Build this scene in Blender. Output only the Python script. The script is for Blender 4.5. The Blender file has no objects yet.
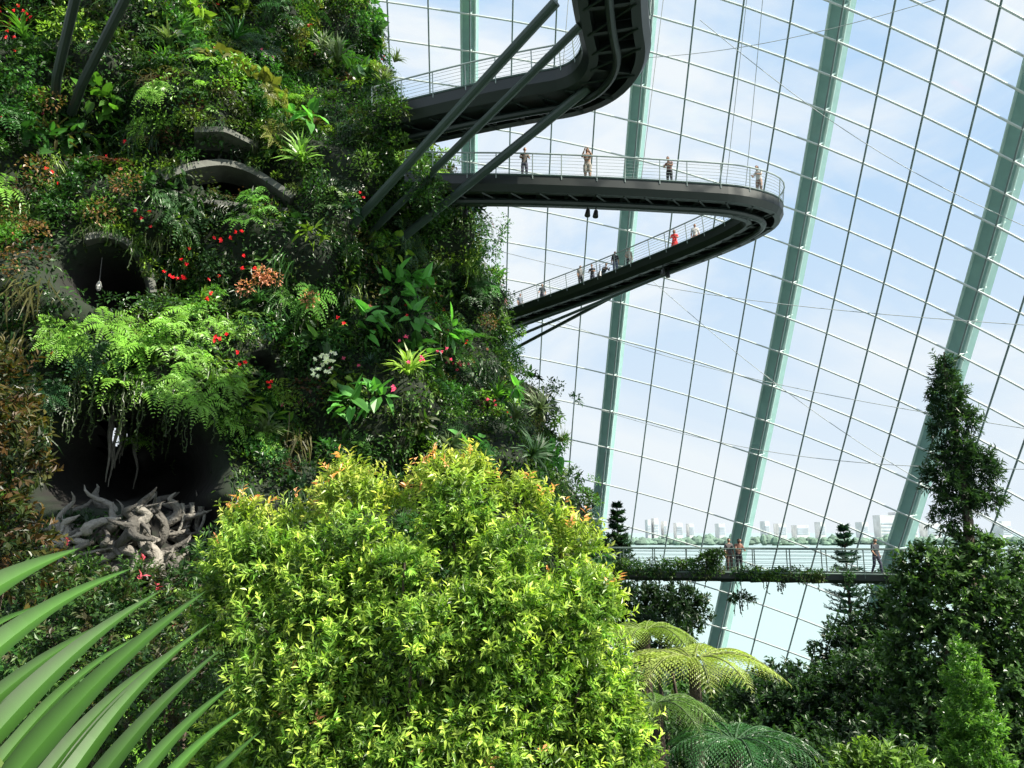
import bpy, math, numpy as np
from mathutils import Vector
rng=np.random.default_rng(11)
scene=bpy.context.scene
# ------------------------------------------------------------------ camera model (eye at origin, metres)
TH=math.radians(11.2); F=740.0; CT,ST=math.cos(TH),math.sin(TH)
def ray(u,v):
    x=(u-512)/F; z=(384-v)/F
    return np.array([x,CT-z*ST,ST+z*CT])
def atY(u,v,Y):
    r=ray(u,v); return r*(Y/r[1])
def atZ(u,v,Z):
    r=ray(u,v); return r*(Z/r[2])
def proj(P):
    P=np.atleast_2d(P); d=P[:,1]*CT+P[:,2]*ST; h=-P[:,1]*ST+P[:,2]*CT
    return np.stack([512+F*P[:,0]/d,384-F*h/d],1)
def norm(a):
    a=np.asarray(a,float); return a/np.maximum(np.linalg.norm(a,axis=-1,keepdims=True),1e-9)
UP=np.array([0,0,1.0])
GROUND=-12.0
# ------------------------------------------------------------------ materials
def newmat(name):
    m=bpy.data.materials.new(name); m.use_nodes=True
    nt=m.node_tree; b=nt.nodes['Principled BSDF']; return m,nt,b
def mat_foliage():
    m,nt,b=newmat('foliage')
    a=nt.nodes.new('ShaderNodeAttribute'); a.attribute_name='Col'
    b.inputs['Roughness'].default_value=.38
    b.inputs['Specular IOR Level'].default_value=.35
    tr=nt.nodes.new('ShaderNodeBsdfTranslucent'); mx=nt.nodes.new('ShaderNodeMixShader')
    mul=nt.nodes.new('ShaderNodeMix'); mul.data_type='RGBA'; mul.blend_type='MULTIPLY'; mul.inputs[0].default_value=1
    mul.inputs[7].default_value=(1.5,1.7,.7,1)
    nt.links.new(a.outputs['Color'],mul.inputs[6]); nt.links.new(mul.outputs[2],tr.inputs['Color'])
    nt.links.new(a.outputs['Color'],b.inputs['Base Color'])
    mx.inputs[0].default_value=.33
    out=nt.nodes['Material Output']
    nt.links.new(b.outputs[0],mx.inputs[1]); nt.links.new(tr.outputs[0],mx.inputs[2]); nt.links.new(mx.outputs[0],out.inputs['Surface'])
    return m
def mat_attr(name,rough=.7,metal=0,noise=0.25,nscale=3,bump=0.0):
    m,nt,b=newmat(name)
    a=nt.nodes.new('ShaderNodeAttribute'); a.attribute_name='Col'
    n=nt.nodes.new('ShaderNodeTexNoise'); n.inputs['Scale'].default_value=nscale; n.inputs['Detail'].default_value=6
    tc=nt.nodes.new('ShaderNodeTexCoord'); nt.links.new(tc.outputs['Object'],n.inputs['Vector'])
    mr=nt.nodes.new('ShaderNodeMapRange'); mr.inputs[3].default_value=1-noise*1.5; mr.inputs[4].default_value=1+noise*1.5
    nt.links.new(n.outputs[0],mr.inputs[0])
    mul=nt.nodes.new('ShaderNodeVectorMath'); mul.operation='SCALE'
    nt.links.new(a.outputs['Color'],mul.inputs[0]); nt.links.new(mr.outputs[0],mul.inputs['Scale'])
    nt.links.new(mul.outputs[0],b.inputs['Base Color'])
    b.inputs['Roughness'].default_value=rough; b.inputs['Metallic'].default_value=metal
    if bump:
        bp=nt.nodes.new('ShaderNodeBump'); bp.inputs['Strength'].default_value=bump; bp.inputs['Distance'].default_value=.2
        nt.links.new(n.outputs[0],bp.inputs['Height']); nt.links.new(bp.outputs[0],b.inputs['Normal'])
    return m
M_LEAF=mat_foliage()
M_BARK=mat_attr('bark',.85,0,.35,9,.6)
M_ROCK=mat_attr('rock_soil',.95,0,.45,.9,.8)
M_STEEL=mat_attr('painted_steel',.45,0,.12,1.5)
M_CONC=mat_attr('concrete',.85,0,.4,2,.3)
M_CLOTH=mat_attr('cloth_skin',.8,0,.08,14)
M_HAZE=mat_attr('distant_haze',1,0,.25,.12)
def mat_glass():
    m,nt,b=newmat('dome_glass'); nt.nodes.remove(b)
    t=nt.nodes.new('ShaderNodeBsdfTransparent'); t.inputs[0].default_value=(.975,.99,.99,1)
    g=nt.nodes.new('ShaderNodeBsdfGlossy'); g.inputs['Roughness'].default_value=.03; g.inputs[0].default_value=(.9,1,1,1)
    mx=nt.nodes.new('ShaderNodeMixShader'); mx.inputs[0].default_value=.03
    nt.links.new(t.outputs[0],mx.inputs[1]); nt.links.new(g.outputs[0],mx.inputs[2])
    nt.links.new(mx.outputs[0],nt.nodes['Material Output'].inputs['Surface']); return m
M_GLASS=mat_glass()
# ------------------------------------------------------------------ mesh builder
LEAFK=1.0
class MB:
    def __init__(s,mats): s.v=[];s.c=[];s.f=[];s.m=[];s.n=0;s.mats=mats
    def add(s,V,faces,col,mi=0):
        V=np.asarray(V,float).reshape(-1,3); faces=np.asarray(faces,int)
        col=np.asarray(col,float)
        if col.ndim==1: col=np.broadcast_to(col,(len(V),3))
        s.v.append(V); s.c.append(col); s.f.append(faces+s.n); s.m.append(np.full(len(faces),mi)); s.n+=len(V)
    def build(s,name,smooth=False,parent=None):
        V=np.concatenate(s.v); C=np.concatenate(s.c)
        me=bpy.data.meshes.new(name)
        me.vertices.add(len(V)); me.vertices.foreach_set('co',V.ravel().astype(np.float32))
        li=np.concatenate([f.ravel() for f in s.f]); tot=np.concatenate([np.full(len(f),f.shape[1]) for f in s.f])
        st=np.concatenate([[0],np.cumsum(tot)[:-1]])
        me.loops.add(len(li)); me.loops.foreach_set('vertex_index',li.astype(np.int32))
        me.polygons.add(len(tot)); me.polygons.foreach_set('loop_start',st.astype(np.int32))
        me.polygons.foreach_set('material_index',np.concatenate(s.m).astype(np.int32))
        me.polygons.foreach_set('use_smooth',np.full(len(tot),smooth))
        me.update(calc_edges=True)
        at=me.attributes.new('Col','FLOAT_COLOR','POINT')
        at.data.foreach_set('color',np.concatenate([np.clip(C,0,5),np.ones((len(C),1))],1).ravel().astype(np.float32))
        for m in s.mats: me.materials.append(m)
        ob=bpy.data.objects.new(name,me); scene.collection.objects.link(ob)
        if parent: ob.parent=parent
        return ob
def tube(mb,pts,rad,col,mi=0,seg=8,flat=None):
    pts=np.asarray(pts,float); n=len(pts); rad=np.broadcast_to(np.asarray(rad,float),(n,))
    T=norm(np.gradient(pts,axis=0)); ref=np.array([0,0,1.0]) if abs(T[0,2])<.9 else np.array([1.0,0,0])
    A=norm(np.cross(T[0],ref)); As=[]
    for i in range(n):
        A=norm(A-T[i]*np.dot(A,T[i])); As.append(A)
    As=np.array(As); B=np.cross(T,As)
    a=np.linspace(0,2*math.pi,seg,endpoint=False)
    V=pts[:,None]+(As[:,None]*np.cos(a)[None,:,None]+B[:,None]*np.sin(a)[None,:,None])*rad[:,None,None]
    i=np.arange(n-1)[:,None]*seg; j=np.arange(seg)[None]; k=(j+1)%seg
    f=np.stack([i+j,i+k,i+seg+k,i+seg+j],-1).reshape(-1,4)
    V=V.reshape(-1,3); mb.add(V,f,col,mi)
    c0=np.vstack([pts[0],V[:seg]]); cf=np.array([[0,1+(q+1)%seg,1+q] for q in range(seg)]); mb.add(c0,cf,col,mi)
    c1=np.vstack([pts[-1],V[-seg:]]); cf=np.array([[0,1+q,1+(q+1)%seg] for q in range(seg)]); mb.add(c1,cf,col,mi)
def box(mb,c,ax,ay,az,col,mi=0):
    c=np.asarray(c,float); V=[c+sx*np.asarray(ax)+sy*np.asarray(ay)+sz*np.asarray(az) for sx in(-1,1) for sy in(-1,1) for sz in(-1,1)]
    mb.add(V,[[0,1,3,2],[4,6,7,5],[0,4,5,1],[2,3,7,6],[0,2,6,4],[1,5,7,3]],col,mi)
T4=(np.array([0,.45,1,.45]),np.array([0,.5,0,-.5]),np.array([0,.07,-.1,.07]),np.array([[0,1,2],[0,2,3]]))
TS=(np.array([0,0,.35,.35,.7,.7,1]),np.array([.3,-.3,.5,-.5,.38,-.38,0]),np.array([0,0,.12,.12,.06,.06,-.16]),np.array([[0,1,3],[0,3,2],[2,3,5],[2,5,4],[4,5,6]]))
TH8=(np.array([0,-.12,.22,.6,1,.6,.22,-.12]),np.array([0,.3,.5,.36,0,-.36,-.5,-.3]),np.array([0,.05,.08,.02,-.16,.02,.08,.05]),np.array([[0,1,2],[0,2,3],[0,3,4],[0,4,5],[0,5,6],[0,6,7]]))
def leaves(mb,P,D,N,L,W,col,tpl=T4,mi=0):
    P=np.asarray(P,float).reshape(-1,3); n=len(P); D=norm(D).reshape(-1,3)
    S=norm(np.cross(D,N)).reshape(-1,3); NN=np.cross(S,D)
    L=np.broadcast_to(L,(n,)); W=np.broadcast_to(W,(n,)); col=np.broadcast_to(col,(n,3))*LEAFK
    a,b,h,f=tpl; k=len(a)
    V=P[:,None]+D[:,None]*(a[None]*L[:,None])[...,None]+S[:,None]*(b[None]*W[:,None])[...,None]+NN[:,None]*(h[None]*L[:,None])[...,None]
    ff=(np.arange(n)[:,None,None]*k+f[None]).reshape(-1,3)
    mb.add(V.reshape(-1,3),ff,np.repeat(col,k,axis=0),mi)
G=lambda *s: rng.normal(size=s)
R=lambda a,b,n=None: rng.uniform(a,b,n)
# ------------------------------------------------------------------ plant makers
def shrub(mb,p,n,Rr,cnt,L,W,col,tpl=T4,fl=.8):
    d=norm(G(cnt,3)); s=(d@n); d=d-np.where(s<-.1,s*1.8,0)[:,None]*n
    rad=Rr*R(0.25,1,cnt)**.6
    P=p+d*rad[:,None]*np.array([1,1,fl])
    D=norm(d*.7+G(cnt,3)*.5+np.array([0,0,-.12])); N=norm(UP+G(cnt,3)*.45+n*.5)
    c=np.asarray(col)*(.35+1.0*R(0,1,cnt)*(rad/Rr)+.1)[:,None]  # leaves deeper in the clump coloured darker, standing in for shade
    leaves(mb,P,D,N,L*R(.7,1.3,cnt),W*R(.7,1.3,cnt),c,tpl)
def fern(mb,p,axis,Rr,nf,col,K=13,droop=.7,stem=False,w=.3,rise=.45,tilt=0,stemmi=0,pin=.075,spread=None,jit=.12):
    axis=norm(axis); t0=norm(np.cross(axis,[.3,.2,.9])); t1=np.cross(axis,t0)
    az=np.linspace(0,2*math.pi,nf,endpoint=False)+R(-.25,.25,nf)
    d=np.cos(az)[:,None]*t0+np.sin(az)[:,None]*t1
    Lf=Rr*R(0.6,1.15,nf); t=np.linspace(.08,1,K)
    P=p+d[:,None]*(Lf[:,None]*t)[...,None]+axis*((rise*np.sin(t*2.2))[None]*Lf[:,None])[...,None]-UP*((droop*.6*t**2.2)[None]*Lf[:,None])[...,None]
    T=norm(np.gradient(P,axis=1)); S=norm(np.cross(T,axis+.001))
    wl=(w*np.sin(np.pi*(t**.75)*.93+.1))[None]*Lf[:,None]
    c=np.asarray(col)*(R(.65,1.25,nf))[:,None,None]*np.ones((nf,K,1))
    for sg in(-1,1):
        D=norm(S*sg+T*.45-UP*.15+G(nf,K,3)*jit*.6)
        leaves(mb,P.reshape(-1,3),D.reshape(-1,3),np.broadcast_to(axis,(nf*K,3))+G(nf*K,3)*jit,wl.ravel()*R(.8,1.1,nf*K),np.full(nf*K,Rr*pin),c.reshape(-1,3))
def rosette(mb,p,axis,Rr,cnt,col,w=.1):
    axis=norm(axis); d=norm(G(cnt,3)); s=d@axis; d=d-np.where(s<0,s*1.6,0)[:,None]*axis
    D=norm(d+axis*.45)
    leaves(mb,p+d*.03,D,np.broadcast_to(axis,(cnt,3))+G(cnt,3)*.1,Rr*R(.7,1.1,cnt),Rr*w,np.asarray(col)*R(.6,1.3,cnt)[:,None],TS)
def hang(mb,p,n,Rr,cnt,col,w=.05):
    D=norm(n*.5+G(cnt,3)*.3-UP*1.0)
    leaves(mb,p+G(cnt,3)*Rr*.25,D,n+G(cnt,3)*.2,Rr*R(.6,1.5,cnt),Rr*w,np.asarray(col)*R(.5,1.3,cnt)[:,None],TS)
def blossoms(mb,p,n,Rr,cnt,col,size=.13):
    C=p+norm(G(cnt,3)+n*1.2)*Rr
    for k in range(6):
        a=k*math.pi/3; D=norm(np.array([math.cos(a),-.2,math.sin(a)])+G(cnt,3)*.3)
        leaves(mb,C,D,n+G(cnt,3)*.2,size*R(.7,1.2,cnt),size*.8,np.asarray(col)*R(.7,1.2,cnt)[:,None])
def vine(mb,p,length,col,L=.2):
    k=int(length/.12); t=np.linspace(0,1,k)
    P=p+np.stack([np.cumsum(G(k)*.03),np.cumsum(G(k)*.03),-t*length],1)
    leaves(mb,P,norm(G(k,3)-UP*.5),G(k,3),L,L*.5,np.asarray(col)*R(.6,1.3,k)[:,None])
    tube(mb,P,.02,np.asarray(col)*.5,0,4)
def lobe_twigs(mb,lobes,twigs,K,TL,L,W,cols,tip,prob_new=0,newcol=(.45,.12,.06),inner=.55,upb=.4,darken=1.0,tpl=T4,dk0=.35):
    vol=np.array([(r[0]*r[1]+r[0]*r[2]+r[1]*r[2]) for c,r in lobes]); cnt=(twigs*vol/vol.sum()).astype(int)
    cols=np.asarray(cols)
    for (c,r),m in zip(lobes,cnt):
        d=norm(G(m,3)); rad=R(0,1,m)**.45; rad=inner+(1.03-inner)*rad
        lump=1+.14*np.sin(d[:,0]*7+c[0]*3)*np.sin(d[:,2]*6+c[1])+.09*np.sin(d[:,1]*13+d[:,0]*9)
        P0=np.asarray(c)+d*np.asarray(r)*(rad*lump)[:,None]
        td=norm(d*.75+UP*upb+G(m,3)*.35)
        t=np.linspace(0,1,K)
        P=P0[:,None]+td[:,None]*(t*TL)[None,:,None]*R(.6,1.3,m)[:,None,None]
        sd=norm(G(m,K,3)); sd=norm(sd-td[:,None]*np.sum(sd*td[:,None],-1,keepdims=True))
        D=norm(td[:,None]*.7+sd*.8-UP*.12)
        N=norm(UP*.8+d[:,None]*.5+G(m,K,3)*.3)
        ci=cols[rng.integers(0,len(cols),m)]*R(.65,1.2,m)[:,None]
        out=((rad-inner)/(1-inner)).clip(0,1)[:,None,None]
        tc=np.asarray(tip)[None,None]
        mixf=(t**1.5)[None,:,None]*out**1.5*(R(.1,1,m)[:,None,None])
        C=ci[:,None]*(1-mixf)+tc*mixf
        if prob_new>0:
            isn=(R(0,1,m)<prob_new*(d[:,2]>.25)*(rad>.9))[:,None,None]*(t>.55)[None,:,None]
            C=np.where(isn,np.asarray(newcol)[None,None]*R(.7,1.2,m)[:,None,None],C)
        C=C*(dk0+(1-dk0)*out)*darken  # shade inside the crown put into colour: inner leaves darkened
        leaves(mb,P.reshape(-1,3),D.reshape(-1,3),N.reshape(-1,3),L*R(.7,1.25,m*K),W*R(.8,1.2,m*K),C.reshape(-1,3),tpl)
def wig(a,b,n,amp):
    t=np.linspace(0,1,n)[:,None]; p=np.asarray(a)*(1-t)+np.asarray(b)*t
    ph=R(0,6,3); return p+amp*np.sin(t*math.pi)*np.stack([np.sin(t[:,0]*7+ph[0]),np.sin(t[:,0]*6+ph[1]),.3*np.sin(t[:,0]*9+ph[2])],1)
BARKC=(.07,.05,.035)
def trunk(mb,base,top,r0,r1,lobes,mi=1,col=BARKC,amp=.15):
    P=wig(base,top,14,amp); tube(mb,P,np.linspace(r0,r1,14),col,mi,9)
    for c,r in lobes:
        s=P[min(13,8+int(R(0,5)))]; tube(mb,wig(s,c,7,.08),np.linspace(r0*.45,r1*.35,7),col,mi,6)
# ------------------------------------------------------------------ MOUNTAIN
Zk=[-14,-8,0,2.5,6.4,10.5,15,22,26.5,29.5,38,48,60]
AR=[8,8,6,4.8,2.6,.6,-1.2,-4.2,-7,-9.8,-11.8,-14,-19]
def centre(Z):
    azc=np.radians(np.interp(Z,[-14,0,38,60],[-24,-24,-29,-31])); return 50*np.tan(azc),azc
def rad0(Z):
    cx,azc=centre(Z); ar=np.radians(np.interp(Z,Zk,AR)); return 50/np.cos(azc)*np.sin(ar-azc)-1.3
CAVES=[]
def surf(th,Z,carve=True):
    th=np.asarray(th,float); Z=np.asarray(Z,float); cx,_=centre(Z); r=rad0(Z)
    a=th*22
    r=r+.9*np.sin(a*.45+Z*.3)+.7*np.sin(a*.9-Z*.55+1.3)+.6*np.sin(Z*1.05+a*.25)+.4*np.sin(a*1.7+2+Z*.4)*np.sin(Z*1.5-a*.3)
    f=np.zeros(np.broadcast(th,Z).shape)
    q=((th+math.radians(37))*22/6.5)**2+((Z-17.5)/5.5)**2; r=r+2.7*np.clip(1.2-q,0,1)   # buttress that carries the walkways
    if carve:
        for (t0,z0,rw,rh,dp) in CAVES:
            q=((th-t0)*22/rw)**2+((Z-z0)/rh)**2
            g=np.clip(1.25-q,0,1); g=g*g*(3-2*g); r=r-dp*g; f=np.maximum(f,g)
    return np.stack([cx+r*np.cos(th),50+r*np.sin(th),Z+0*r],-1),f
tg,zg=np.meshgrid(np.radians(np.linspace(-165,50,500)),np.linspace(-12,45,400))
Sg,_=surf(tg,zg,False); Sf=Sg.reshape(-1,3); Sp=proj(Sf); Sd=np.linalg.norm(Sf,axis=1)
def hit(u,v):
    d=np.hypot(Sp[:,0]-u,Sp[:,1]-v); k=np.where(d<6)[0]
    if len(k)==0: k=np.array([np.argmin(d)])
    j=k[np.argmin(Sd[k])]; near=k[Sd[k]<Sd[j]+1.5]; j=near[np.argmin(d[near])]
    return Sf[j],tg.ravel()[j],zg.ravel()[j]
for (u,v,rw,rh,dp) in [(108,278,1.6,1.5,5),(125,448,2.6,2.0,7),(225,180,2.5,1.0,4.5),(265,372,.7,.9,2.5),(60,470,1.5,1.4,4),(190,520,1.2,1.1,3),(170,470,1.5,1.3,4)]:
    p,t,z=hit(u,v); CAVES.append((t,z,rw,rh,dp))
def snormal(t,z):
    e=.01; a,_=surf(t+e,z,False); b,_=surf(t-e,z,False); c,_=surf(t,z+.3,False); d,_=surf(t,z-.3,False)
    return norm(np.cross(a-b,c-d))
nt_,nz_=520,300
tt,zz=np.meshgrid(np.linspace(-math.pi,math.pi,nt_,endpoint=False),np.linspace(-12.5,50,nz_))
PV,cf=surf(tt,zz)
idx=np.arange(nt_*nz_).reshape(nz_,nt_); nx=np.roll(idx,-1,1)
FQ=np.stack([idx[:-1],nx[:-1],nx[1:],idx[1:]],-1).reshape(-1,4)
PVf=PV.reshape(-1,3)
fc=PVf[FQ].mean(1); ax=norm(ray(117,437)); q=fc-(fc@ax)[:,None]*ax
keep=~((np.abs(q[:,0])<.36*(fc[:,1]/25)**.6)&(np.linalg.norm(q,axis=1)<.8))
mb=MB([M_ROCK,M_LEAF])
ccol=np.where(cf.ravel()[:,None]>.3,np.array([[.009,.008,.007]]),np.array([[.008,.015,.006]]))
mb.add(PVf,FQ[keep],ccol,0)
topc=PV[-1].mean(0); mb.add(np.vstack([topc,PV[-1]]),[[0,1+i,1+(i+1)%nt_] for i in range(nt_)],(.02,.04,.015),0)
mountain=bpy.data.objects.new('planted_mountain',None); scene.collection.objects.link(mountain)
mb.build('rock_core',True,mountain)
PAL=np.array([[.016,.050,.014],[.030,.085,.020],[.045,.13,.025],[.07,.17,.03],[.06,.09,.02],[.12,.24,.035],[.22,.36,.045],[.10,.10,.03],[.022,.07,.035],[.11,.055,.03]])
PW=np.array([.19,.18,.17,.13,.09,.09,.06,.04,.03,.02])
RED=(.8,.02,.03); PINK=(.8,.10,.22); ORA=(.6,.22,.12)
mb=MB([M_LEAF,M_BARK])
LEAFK=.75
NQ=230000
t=np.radians(R(-158,40,NQ)); z=R(-10,42,NQ); P,fv=surf(t,z); n=snormal(t,z); k=(fv<.3)&((n*-P).sum(1)>-.25*np.linalg.norm(P,axis=1)); P=P[k];n=n[k];t=t[k];z=z[k]
pat=np.sin(t*22*.5+z*.7)+np.sin(z*1.1-t*16+2)+G(len(P))*.7
cc=PAL[np.clip(((pat+2.2)/4.4*6).astype(int),0,5)]*R(.5,1.3,len(P))[:,None]
leaves(mb,P+n*R(.0,.45,len(P))[:,None],norm(n*.5+G(len(P),3)*.7-UP*.2),norm(n*.6+UP*.6+G(len(P),3)*.3),R(.14,.30,len(P)),R(.08,.16,len(P)),cc)
NC=7500
ts=R(-158,40,NC); zs=R(-10,42,NC)
for i in range(NC):
    t=math.radians(ts[i]); z=zs[i]
    P,fv=surf(t,z)
    if fv>.15: continue
    n=snormal(t,z)
    if np.dot(n,-P)<-.25*np.linalg.norm(P): continue
    patch=math.sin(t*22*.33+z*.4)+math.sin(z*.61-t*9+2)
    w=PW.copy()
    if patch>.7: w[[3,5,6]]*=2.5
    if patch<-.6: w[[0,7,8,9]]*=2.8
    if ts[i]<-75: w[[7,9]]*=1.8
    col=PAL[rng.choice(len(PAL),p=w/w.sum())]
    k=R(0,1); up=norm(n+UP*.6); P=P+n*R(0,.45)
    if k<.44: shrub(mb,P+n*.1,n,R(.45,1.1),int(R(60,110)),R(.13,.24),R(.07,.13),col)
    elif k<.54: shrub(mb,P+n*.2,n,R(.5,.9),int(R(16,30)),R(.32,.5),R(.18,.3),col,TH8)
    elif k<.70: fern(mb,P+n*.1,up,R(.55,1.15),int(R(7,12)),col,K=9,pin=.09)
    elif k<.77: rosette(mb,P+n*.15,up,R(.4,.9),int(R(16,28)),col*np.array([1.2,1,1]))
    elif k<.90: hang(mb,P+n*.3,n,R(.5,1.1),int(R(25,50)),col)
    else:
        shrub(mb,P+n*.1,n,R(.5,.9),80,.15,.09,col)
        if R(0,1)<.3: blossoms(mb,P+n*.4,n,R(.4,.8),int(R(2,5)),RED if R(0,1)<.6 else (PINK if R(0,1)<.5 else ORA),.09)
LEAFK=1.2
BP_=np.array([[.03,.10,.02],[.05,.15,.03],[.08,.20,.03],[.14,.28,.04],[.22,.36,.05],[.035,.08,.03],[.12,.13,.03],[.02,.06,.02]])
for i in range(620):
    t=math.radians(R(-150,25)); z=R(-6,40); P,fv=surf(t,z)
    if fv>.02: continue
    n=snormal(t,z)
    if np.dot(n,-P)<-.05*np.linalg.norm(P): continue
    out=norm(n+UP*R(-.1,.5)); col=BP_[rng.choice(8,p=[.19,.17,.14,.12,.08,.12,.07,.11])]; c=P+out*R(.6,1.1); k=R(0,1)
    if k<.5:
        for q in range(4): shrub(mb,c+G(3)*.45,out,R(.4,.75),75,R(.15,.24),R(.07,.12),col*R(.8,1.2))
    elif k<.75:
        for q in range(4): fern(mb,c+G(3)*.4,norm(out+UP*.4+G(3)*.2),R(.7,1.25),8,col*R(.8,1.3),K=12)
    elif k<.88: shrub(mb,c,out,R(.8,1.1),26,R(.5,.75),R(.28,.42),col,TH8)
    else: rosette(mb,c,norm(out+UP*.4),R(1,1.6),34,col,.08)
def spot(u,v):
    p,t,z=hit(u,v); p,_=surf(t,z); return p,snormal(t,z)
for u,v,r in [(340,78,1.7),(318,62,1.2),(372,60,1.3),(380,105,1.3),(372,148,1.5),(396,60,1.1),(528,415,1.6),(505,440,1.2),(255,460,1.2),(545,440,1.2),(445,440,1),(180,70,1.2)]:
    p,n=spot(u,v); rosette(mb,p+n*1.1,norm(n+UP*.5),r,40,(.10,.14,.06),.09)
for u,v,r in [(178,98,1.2),(165,120,1.1),(205,92,1.0),(240,85,1.0),(290,60,1.0),(130,378,1.2),(160,350,1.2),(195,372,1.2),(118,400,1.1),(180,400,1.1),(215,400,1.0),(150,335,1.0),(60,330,.9),(262,100,1.0),(295,125,1.0),(150,415,1.0),(200,340,1.0),(225,425,1.),(110,360,1.),(235,345,.9)]:
    p,n=spot(u,v)
    for q in range(3): fern(mb,p+n*R(.4,1.0)+G(3)*.5,norm(n+UP*.5),r*R(.6,1),9,(.17,.33,.05),K=13)
    shrub(mb,p+n*.5,n,1.1,120,.18,.08,(.15,.30,.05))
for u,v in [(400,292),(412,300),(382,298),(430,325),(378,405),(345,410),(405,330),(305,140),(365,320),(460,440),(540,470),(495,380)]:
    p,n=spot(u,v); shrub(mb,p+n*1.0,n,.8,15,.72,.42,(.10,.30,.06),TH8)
for u,v in [(275,285),(285,277),(268,293),(260,300),(290,295)]:
    p,n=spot(u,v); shrub(mb,p+n*1.4,n,.45,100,.13,.07,(.60,.26,.16))
for u,v in [(20,240),(35,260),(12,220),(100,205),(15,180),(8,280),(130,200),(45,120),(480,320)]:
    p,n=spot(u,v); shrub(mb,p+n*1.1+G(3)*.4,n,.7,120,.15,.08,(.17,.10,.04))
for u,v in [(322,385),(465,402),(330,378),(318,392)]:
    p,n=spot(u,v); blossoms(mb,p+n*1.3,n,.4,8,(.8,.8,.65),.12)
for u,v,c in [(228,355,RED),(235,365,RED),(215,310,RED),(242,380,RED),(200,325,RED),(190,255,RED),(182,262,RED),(240,250,RED),(262,265,RED),(255,240,RED),(10,40,RED),(25,38,RED),(8,62,RED),(95,28,RED),(245,20,PINK),(265,5,PINK),(420,360,PINK),(432,372,PINK),(400,372,PINK),(440,382,PINK),(410,385,PINK),(455,378,PINK),(395,400,PINK),(485,405,RED),(440,352,RED),(60,205,RED),(335,350,RED),(470,425,PINK),(170,310,RED),(205,15,ORA)]:
    p,n=spot(u,v); blossoms(mb,p+n*1.3,n,.4,int(R(2,5)),c,.10)
for i in range(130):
    u=R(60,210) if i<60 else R(130,430); v=R(385,418) if i<60 else R(215,440)
    p,n=spot(u,v); vine(mb,p+n*1.0,R(1,2.4),(.06,.10,.03),.14)
mb.build('mountain_plants',False,mountain)
LEAFK=.8
# ---- concrete ledges set into the mountain
def sweep_beam(mb,px,w,h,col,out=.3,n=30):
    pts=[]
    for u,v in px:
        p,t_,z_=hit(u,v); pts.append((p,norm(-p*[1,1,0])))
    A=np.array([a+b*out for a,b in pts]); s=np.linspace(0,1,len(A)); q=np.linspace(0,1,n)
    P=np.stack([np.interp(q,s,A[:,k]) for k in range(3)],1)
    for _ in range(6): P[1:-1]=(P[:-2]+P[1:-1]*2+P[2:])/4
    T=norm(np.gradient(P,axis=0)); O=norm(pts[len(pts)//2][1]); Nn=norm(np.cross(T,O))
    V=np.stack([P-O*w+Nn*h,P+O*w+Nn*h,P+O*w-Nn*h,P-O*w-Nn*h],1).reshape(-1,3)
    mb.add(V,[[i*4+j,i*4+(j+1)%4,i*4+4+(j+1)%4,i*4+4+j] for i in range(n-1) for j in range(4)],col)
    for e in (0,n-1): mb.add(V[e*4:e*4+4],[[0,1,2,3]],col)
    return P
def ledge_plants(ob,P,k,n):
    g=MB([M_LEAF])
    for q in range(k):
        b=P[rng.integers(0,len(P))]+n*.9
        if q%2: hang(g,b+UP*.2,n,R(.25,.55),16,PAL[rng.integers(1,6)])
        else: shrub(g,b+UP*.3,norm(n+UP),R(.25,.5),50,.15,.08,PAL[rng.integers(1,7)])
    g.build('ledge_plants',False,ob)
CC1=(.085,.09,.078); nn_=np.array([.35,-.93,.1])
mb=MB([M_CONC])
P1=sweep_beam(mb,[(165,186),(190,176),(222,171),(255,180),(290,206)],.9,.15,CC1,.1)
P2=sweep_beam(mb,[(196,144),(225,141),(255,156)],.9,.12,CC1,.3)
P3=sweep_beam(mb,[(170,196),(200,206),(245,210),(284,214)],.8,.10,CC1,-.3)
for i in (6,14,22): 
    a=P1[i]; box(mb,a+UP*.45-norm(-a*[1,1,0])*.5,[.06,0,0],[0,.4,0],UP*.45,(.05,.05,.045))
ob=mb.build('concrete_balcony'); ledge_plants(ob,P1[:10],10,nn_); ledge_plants(ob,P1[20:],8,nn_); ledge_plants(ob,P2,10,nn_)
mb=MB([M_CONC])
P1=sweep_beam(mb,[(82,243),(106,238),(130,248),(146,270),(152,298)],.7,.13,CC1,.0)
ob=mb.build('concrete_balcony'); ledge_plants(ob,P1,20,nn_)
p,t_,z_=hit(103,266); mb=MB([M_STEEL]); n=snormal(t_,z_); p=p-n*1.2
tube(mb,[p+UP*1.3,p+UP*.3],.015,(.1,.1,.1)); tube(mb,[p+UP*.28,p+UP*.2,p+UP*.05,p-UP*.08,p-UP*.14],[.04,.08,.12,.09,.04],(.4,.4,.37),0,12); mb.build('pendant_lamp')
# driftwood / weathered roots
mb=MB([M_BARK])
for i in range(90):
    c,n=spot(R(75,188),R(503,556)); c=c+n*R(.3,1.2); d=norm(np.array([R(-1,1),R(-.2,.2),R(-.6,1.0)])); L=R(.4,1.3)
    tube(mb,wig(c-d*L,c+d*L,14,.30),np.array([.02,.05,.09,.11,.13,.14,.14,.13,.11,.1,.08,.06,.04,.01])*R(.3,1.5),np.array((.20,.185,.16))*R(.25,1.15),0,7)
for i in range(16):   # pale aerial roots hanging in the cave mouth
    u=R(94,116) if i<8 else R(165,192); c,n=spot(u,R(405,425) if i<8 else R(500,520)); c=c+n*R(.4,1.4); L=R(1.2,2.6) if i<8 else R(.8,1.6)
    tube(mb,wig(c+UP*.6,c-UP*L,12,.12),np.linspace(.13,.02,12)*R(.5,1.2),np.array((.24,.23,.2))*R(.6,1.1),0,7)
mb.build('driftwood_stump',True)
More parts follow.
